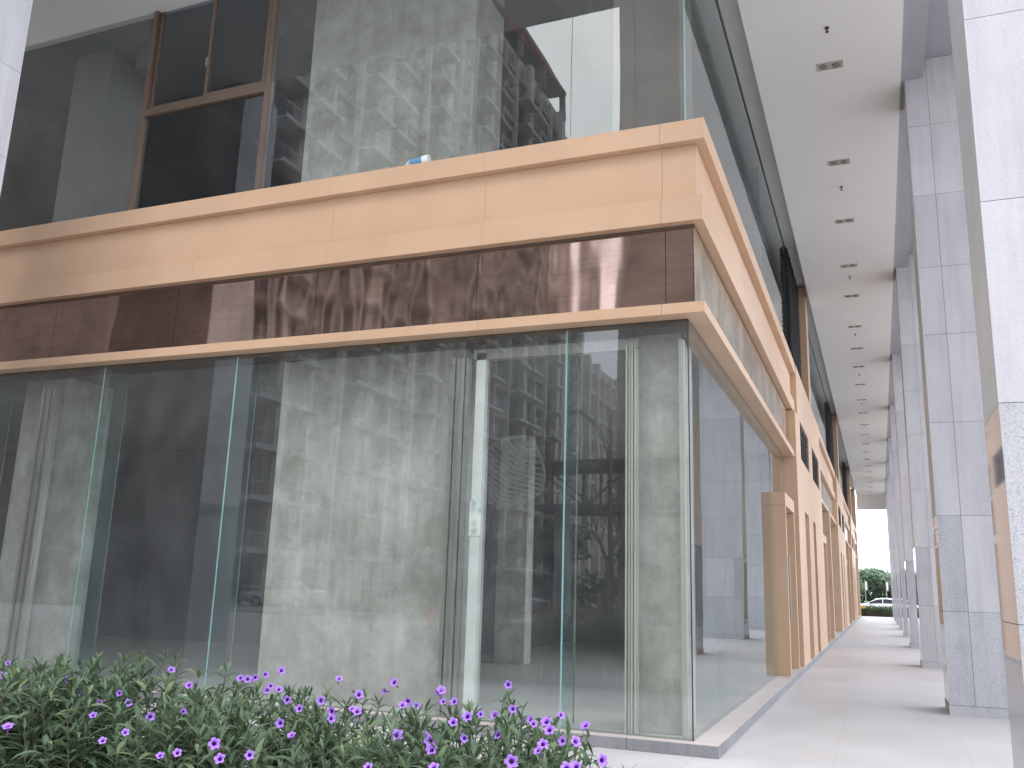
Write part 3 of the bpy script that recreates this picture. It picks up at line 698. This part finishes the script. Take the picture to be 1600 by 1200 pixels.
for i, x in enumerate((.3, 2.3)):
    t = empty('banner_post', (x, 92, -.05), ('left' if i == 0 else 'right')+' one of two slim posts with a white banner beyond the white car', 'banner post', 'white banners on posts beyond the car')
    MB().tube([(0, 0, 0), (0, 0, 3.2)], .035, 8).build('post', M['beam'], t)
    MB().box(.04, .19, -.006, .006, 2.2, 3.05).build('banner', M['white'], t)

# ------------------------------------------------------------ across the street, seen mirrored in the shopfront glass
M['twall'] = simple('cream tower render', (.56, .52, .475), (.49, .455, .415), .3, .85)
M['twall2'] = simple('brown grey tower render', (.26, .225, .20), (.21, .18, .165), .3, .85)
M['twin'] = simple('dark tower window', (.05, .055, .065), (.03, .035, .04), .5, .12)
M['trail'] = simple('balcony rail', (.45, .43, .42), rough=.5)
def tower(name, xf, y0, y1, h, depth, label, style, rz=0):
    """slab whose windowed front faces +X; y0 < y1"""
    L = y1-y0; fh = 3.05; nf = int(h/fh)
    t = empty(name, (xf, (y0+y1)/2, -.05), label, 'tower', 'residential towers across the street'); hy = L/2; t.rotation_euler.z = rz
    q = MB().box(-depth, -.6, -hy, hy, 0, h)
    q.box(-depth*.42, .02, hy-.5, hy+.02, 0, h+1.2)                      # pale end wall blade
    q.build('wall', M['twall2'] if style in (0, 3) else M['twall'], t)
    if style == 3: MB().box(-.4, -.02, -hy+.6, hy-.6, .5, h-.5).build('front_wall', M['twall2'], t)
    MB().box(-depth*.4, .06, hy+.03, hy+.5, 0, h+1.4).build('end_wall', M['twall2' if style in (0, 3) else 'twall'], t)
    nb = max(3, int(L/3.4)); w = L/nb; pq = MB()
    for i in range(nb+1):
        y = -hy+i*w; a_ = .55 if i % 3 == 0 else .18; pq.box(-.6, .25 if i % 3 == 0 else .0, y-a_, y+a_, 0, h+(.9 if i % 3 == 0 else 0))
    pq.build('pier', M['twall' if style != 3 else 'twall2'], t)
    sq = MB()
    for k in range(nf+1): sq.box(-.6, -.15, -hy, hy, k*fh-.25, k*fh+.35)
    sq.build('spandrel', M['twall' if style in (1, 2) else 'twall2'], t)
    r = random.Random(int(abs(y0))); nw = 0; rest = MB(); bal = 0; brest = MB()
    for k in range(nf if style != 3 else 0):
        for i in range(nb):
            y = -hy+(i+.5)*w; z0, z1 = k*fh+.36, k*fh+2.78
            if style == 2 and i > 0:
                if i != nb//2: continue
                z0 += .6; a_, c_ = y-.35, y+.35
            else: a_, c_ = y-w/2+.2, y+w/2-.2
            if nw < 95 and k > 0: MB().box(-.58, -.5, a_, c_, z0, z1).build('window', M['twin'], t); nw += 1
            else: rest.box(-.58, -.5, a_, c_, z0, z1)
            if style == 0 and i % 3 != 1 or style == 1 and i % 2:
                u = brest
                u.box(-.15, 1.1, y-w/2+.25, y+w/2-.25, k*fh-.12, k*fh+.06)
                u.box(1.02, 1.1, y-w/2+.25, y+w/2-.25, k*fh+.06, k*fh+.2); u.box(1.04, 1.08, y-w/2+.25, y+w/2-.25, k*fh+1.0, k*fh+1.08)
                for s in range(7): yy_ = y-w/2+.3+s*(w-.6)/6; u.box(1.05, 1.07, yy_-.015, yy_+.015, k*fh+.2, k*fh+1.0)
                if r.random() < .3: u.box(.1, .75, y-.4, y+.45, k*fh+.08, k*fh+.75)
    if rest.v: tag(rest.build('window', M['twin'], t), kind='stuff')
    if brest.v: tag(brest.build('balcony', M['trail'], t), kind='stuff')
    if style == 0:
        g = MB(); g.box(-depth, .6, -hy, hy, h+3.2, h+3.8)
        for i in range(0, nb+1, 2): g.box(-.2, .4, -hy+i*w-.3, -hy+i*w+.3, h, h+3.2)
        g.build('roof_pergola', M['twall2'], t)
    MB().box(-depth, -.55, -hy, hy, h, h+.9).build('parapet', M['twall'], t)
    return t
tower('residential_tower', -33, -58, -23, 62, 15, 'tall brown grey tower with cream piers nearest behind the street, mirrored in the glass', 0)
tower('residential_tower', -33, -90, -60.5, 60, 15, 'tall brown grey tower with roof pergola, mirrored beside the patch of sky', 0)
tower('apartment_block', -33.5, -101, -93.5, 58, 14, 'slim gridded apartment block behind the two long towers', 1)
tower('apartment_block', -33, -150, -104, 31, 14, 'lower pale block with blank wall and a single column of small windows', 2)
tower('residential_tower', -62, -24, 10, 58, 14, 'tower further left along the street beyond the near tower', 0)

tt_ = tower('apartment_block', 0, -6.5, 6.5, 62, 9, 'dark brown block mirrored at the corner of the shopfront, right of the patch of sky', 3, math.pi/2)
tt_.location = (-8.2, -53.2, -.05)
# footbridge
M['truss'] = simple('dark grey painted steel', (.09, .09, .10), rough=.5)
t = empty('footbridge', (2, -31.5, 0), 'dark steel truss footbridge over the street, mirrored in the door glass', 'footbridge')
for yy_ in (-1.3, 1.3):
    q = MB(); x0, x1 = -15, 24; n_ = 16; w = (x1-x0)/n_
    q.box(x0, x1, yy_-.1, yy_+.1, 4.9, 5.2); q.box(x0, x1, yy_-.1, yy_+.1, 6.9, 7.1)
    for i in range(n_+1):
        x = x0+i*w; q.tube([(x, yy_, 5.1), (x, yy_, 7)], .06, 6)
        if i < n_: q.tube([(x, yy_, 5.1 if i % 2 else 7), (x+w, yy_, 7 if i % 2 else 5.1)], .05, 6)
    q.build('truss', M['truss'], t)
MB().box(-15, 24, -1.2, 1.2, 4.95, 5.05).build('deck', M['truss'], t)
MB().box(-15, 24, -1.6, 1.6, 7.12, 7.2).build('roof', M['truss'], t)
for x in (-14, 4, 22): MB().box(x-.3, x+.3, -.4, .4, -.05, 4.95).build('pier', M['kerb'], t)
# leaf shaped canopy
t = empty('leaf_canopy', (-10.4, -19.2, 0), 'leaf shaped slatted metal canopy on a slim post, mirrored in the door glass', 'canopy')
MB().tube([(0, 0, 0), (0, 0, 3.6), (.15, 0, 4.4)], [.12, .1, .08], 10).build('post', M['truss'], t)
q = MB(); tipb = Vector((.1, 0, 4.0)); tipt = Vector((1.25, .3, 6.2)); ax = (tipt-tipb); sd_ = Vector((.85, 0, -.42)).normalized()
q.tube([tipb, tipb+ax*.5, tipt], [.06, .05, .03], 6)
edge = {-1: [], 1: []}
for i in range(15):
    f_ = (i+.5)/15
    for s in (-1, 1):
        w_ = 1.25*math.sin(math.pi*min(.98, f_*.95+.05))**.8; a_ = tipb+ax*f_; c_ = a_+sd_*s*w_+ax*.10
        q.add([a_-Vector((0, .02, .04)), c_-Vector((0, .02, .04)), c_+Vector((0, .02, .04)), a_+Vector((0, .02, .04)), a_+Vector((0, .05, -.04)), c_+Vector((0, .05, -.04)), c_+Vector((0, .07, .04)), a_+Vector((0, .07, .04))], [(0, 1, 2, 3), (7, 6, 5, 4), (0, 4, 5, 1), (3, 2, 6, 7)])
        edge[s].append(c_)
for s in (-1, 1): q.tube([tipb]+edge[s]+[tipt], .035, 6)
q.build('slatted_leaf', M['white'], t)
# street lamp
t = empty('street_lamp', (-6.8, -21.2, 0), 'tall street lamp with curved arm, mirrored in the door glass', 'street lamp')
MB().tube([(0, 0, 0), (0, 0, 7.6)], [.11, .05], 10).build('pole', M['truss'], t, smooth=True)
MB().tube([(0, 0, 5.6), (-.25, 0, 6.6), (-.7, 0, 7.3), (-1.15, 0, 7.65)], .035, 8).tube([(0, 0, 6.3), (-.35, 0, 7.0), (-.9, 0, 7.55)], .03, 8).build('arm', M['truss'], t, smooth=True)
MB().box(-1.6, -1.0, -.14, .14, 7.6, 7.74).build('lamp_head', M['truss'], t, bevel=.04)
# bare tree
t = empty('bare_tree', (-5.9, -17.6, 0), 'young bare tree propped by stakes, mirrored in the door glass', 'tree')
q = MB(); rb = random.Random(4)
q.tube([(0, 0, 0), (.03, 0, 1.3), (0, .04, 2.4)], [.09, .07, .06], 8)
def branch(p, d, L, r_, lev):
    e_ = p+d*L; m_ = (p+e_)/2+Vector((rb.uniform(-.1, .1),)*3)*L*.4; q.tube([p, m_, e_], [r_, r_*.8, r_*.5], 5)
    if lev:
        for k in range(3): branch(e_ if k else m_, (d+Vector((rb.uniform(-.8, .8), rb.uniform(-.8, .8), rb.uniform(-.1, .6)))).normalized(), L*.68, r_*.5, lev-1)
for k in range(4):
    branch(Vector((0, .04, 2.3)), Vector((math.cos(k*1.6+.3)*.55, math.sin(k*1.6+.3)*.55, .9)).normalized(), 1.05, .045, 3)
q.build('trunk', M['bark'], t, smooth=True)
for k in range(3):
    a_ = k*2.1; MB().tube([(math.cos(a_)*.7, math.sin(a_)*.7, 0), (math.cos(a_)*.05, math.sin(a_)*.05, 1.7)], .03, 6).build('stake', M['bark'], t)
# bicycles
M['redpaint'] = paint('red bicycle paint', (.5, .05, .04))
def bicycle(loc, rz, label):
    t = empty('bicycle', loc, label, 'bicycle', 'bicycles by the bare tree'); t.rotation_euler = (0, 0, rz)
    for x in (-.52, .52):
        q = MB(); pts = [(x+.33*math.cos(k*math.pi/12), 0, .33+.33*math.sin(k*math.pi/12)) for k in range(25)]
        q.tube(pts, .018, 6)
        w_ = q.build('wheel', M['black'], t)
        q = MB()
        for k in range(8): a_ = k*math.pi/8; q.tube([(x+.32*math.cos(a_), 0, .33+.32*math.sin(a_)), (x-.32*math.cos(a_), 0, .33-.32*math.sin(a_))], .003, 4)
        q.build('spokes', M['steel'], w_)
    MB().tube([(-.52, 0, .33), (-.18, 0, .78), (.38, 0, .82), (.52, 0, .33)], .018, 6).tube([(-.18, 0, .78), (-.05, 0, .3), (.38, 0, .8)], .018, 6).tube([(-.52, 0, .33), (-.05, 0, .3)], .014, 6).tube([(.38, 0, .82), (.33, 0, 1.0)], .016, 6).build('frame', M['redpaint'], t)
    MB().tube([(.33, -.28, 1.02), (.33, 0, 1.0), (.33, .28, 1.02)], .014, 6).build('handlebar', M['steel'], t)
    MB().tube([(-.32, 0, .93), (-.05, 0, .92)], [.07, .03], 8).tube([(-.2, 0, .78), (-.22, 0, .92)], .012, 6).build('saddle', M['black'], t)
bicycle((-8.0, -18.4, 0), .2, 'red bicycle left of the bare tree, mirrored in the door glass')
bicycle((-6.6, -18.5, 0), .1, 'red bicycle leaning by the stakes of the bare tree, mirrored in the door glass')
# hydrant
t = empty('fire_hydrant', (-11.9, -18.0, 0), 'red fire hydrant on the plaza, mirrored in front of the concrete column', 'hydrant')
MB().tube([(0, 0, 0), (0, 0, .06), (0, 0, .061), (0, 0, .6), (0, 0, .601), (0, 0, .66), (0, 0, .78)], [.18, .18, .12, .12, .16, .15, .05], 16).build('barrel', M['redpaint'], t, smooth=False)
for s in (-1, 1): MB().tube([(s*.1, 0, .45), (s*.2, 0, .45)], .06, 10).build('nozzle', M['redpaint'], t)
car((-27.2, -31.5, -.045), 0, paint('silver car paint', (.5, .51, .53)), 'silver car on the street, mirrored low in the shopfront glass')
car((-18, -39.5, -.045), math.pi, paint('dark blue car paint', (.03, .04, .07)), 'dark car with red tail lamps on the far lane, mirrored in the door glass')
cl_ = ['dense dark tree on the verge behind the footbridge', 'broad dark tree on the verge right of the street lamp', 'dark tree on the verge left of the footbridge', 'leafy tree on the verge in front of the nearest tower', 'large leafy tree on the plaza, mirrored over the leftmost concrete column', 'dark tree at the far left of the verge']
for i, (x, y, h, r) in enumerate([(-20, -53, 6.2, 3.6), (-12, -54, 6.0, 3.8), (-27, -50, 6.5, 3.5), (-40, -46, 6.5, 3.2), (-19.5, -11.5, 6.0, 2.4), (-52, -47, 7, 3.5)]):
    tree((x, y, 0), h, r, 60+i, cl_[i], group='trees mirrored in the shopfront', n=2400, size=.2)
t_ = crown_mesh(30, 1.4, 1.6, 9000, .22, 9, clumps=50, base_z=.9).build('verge_shrubbery', M['tleaf'], fix=False); t_.location = (-18, -55, 0)
tag(t_, 'dark band of shrubs along the verge below the towers', 'shrubs', kind='stuff')
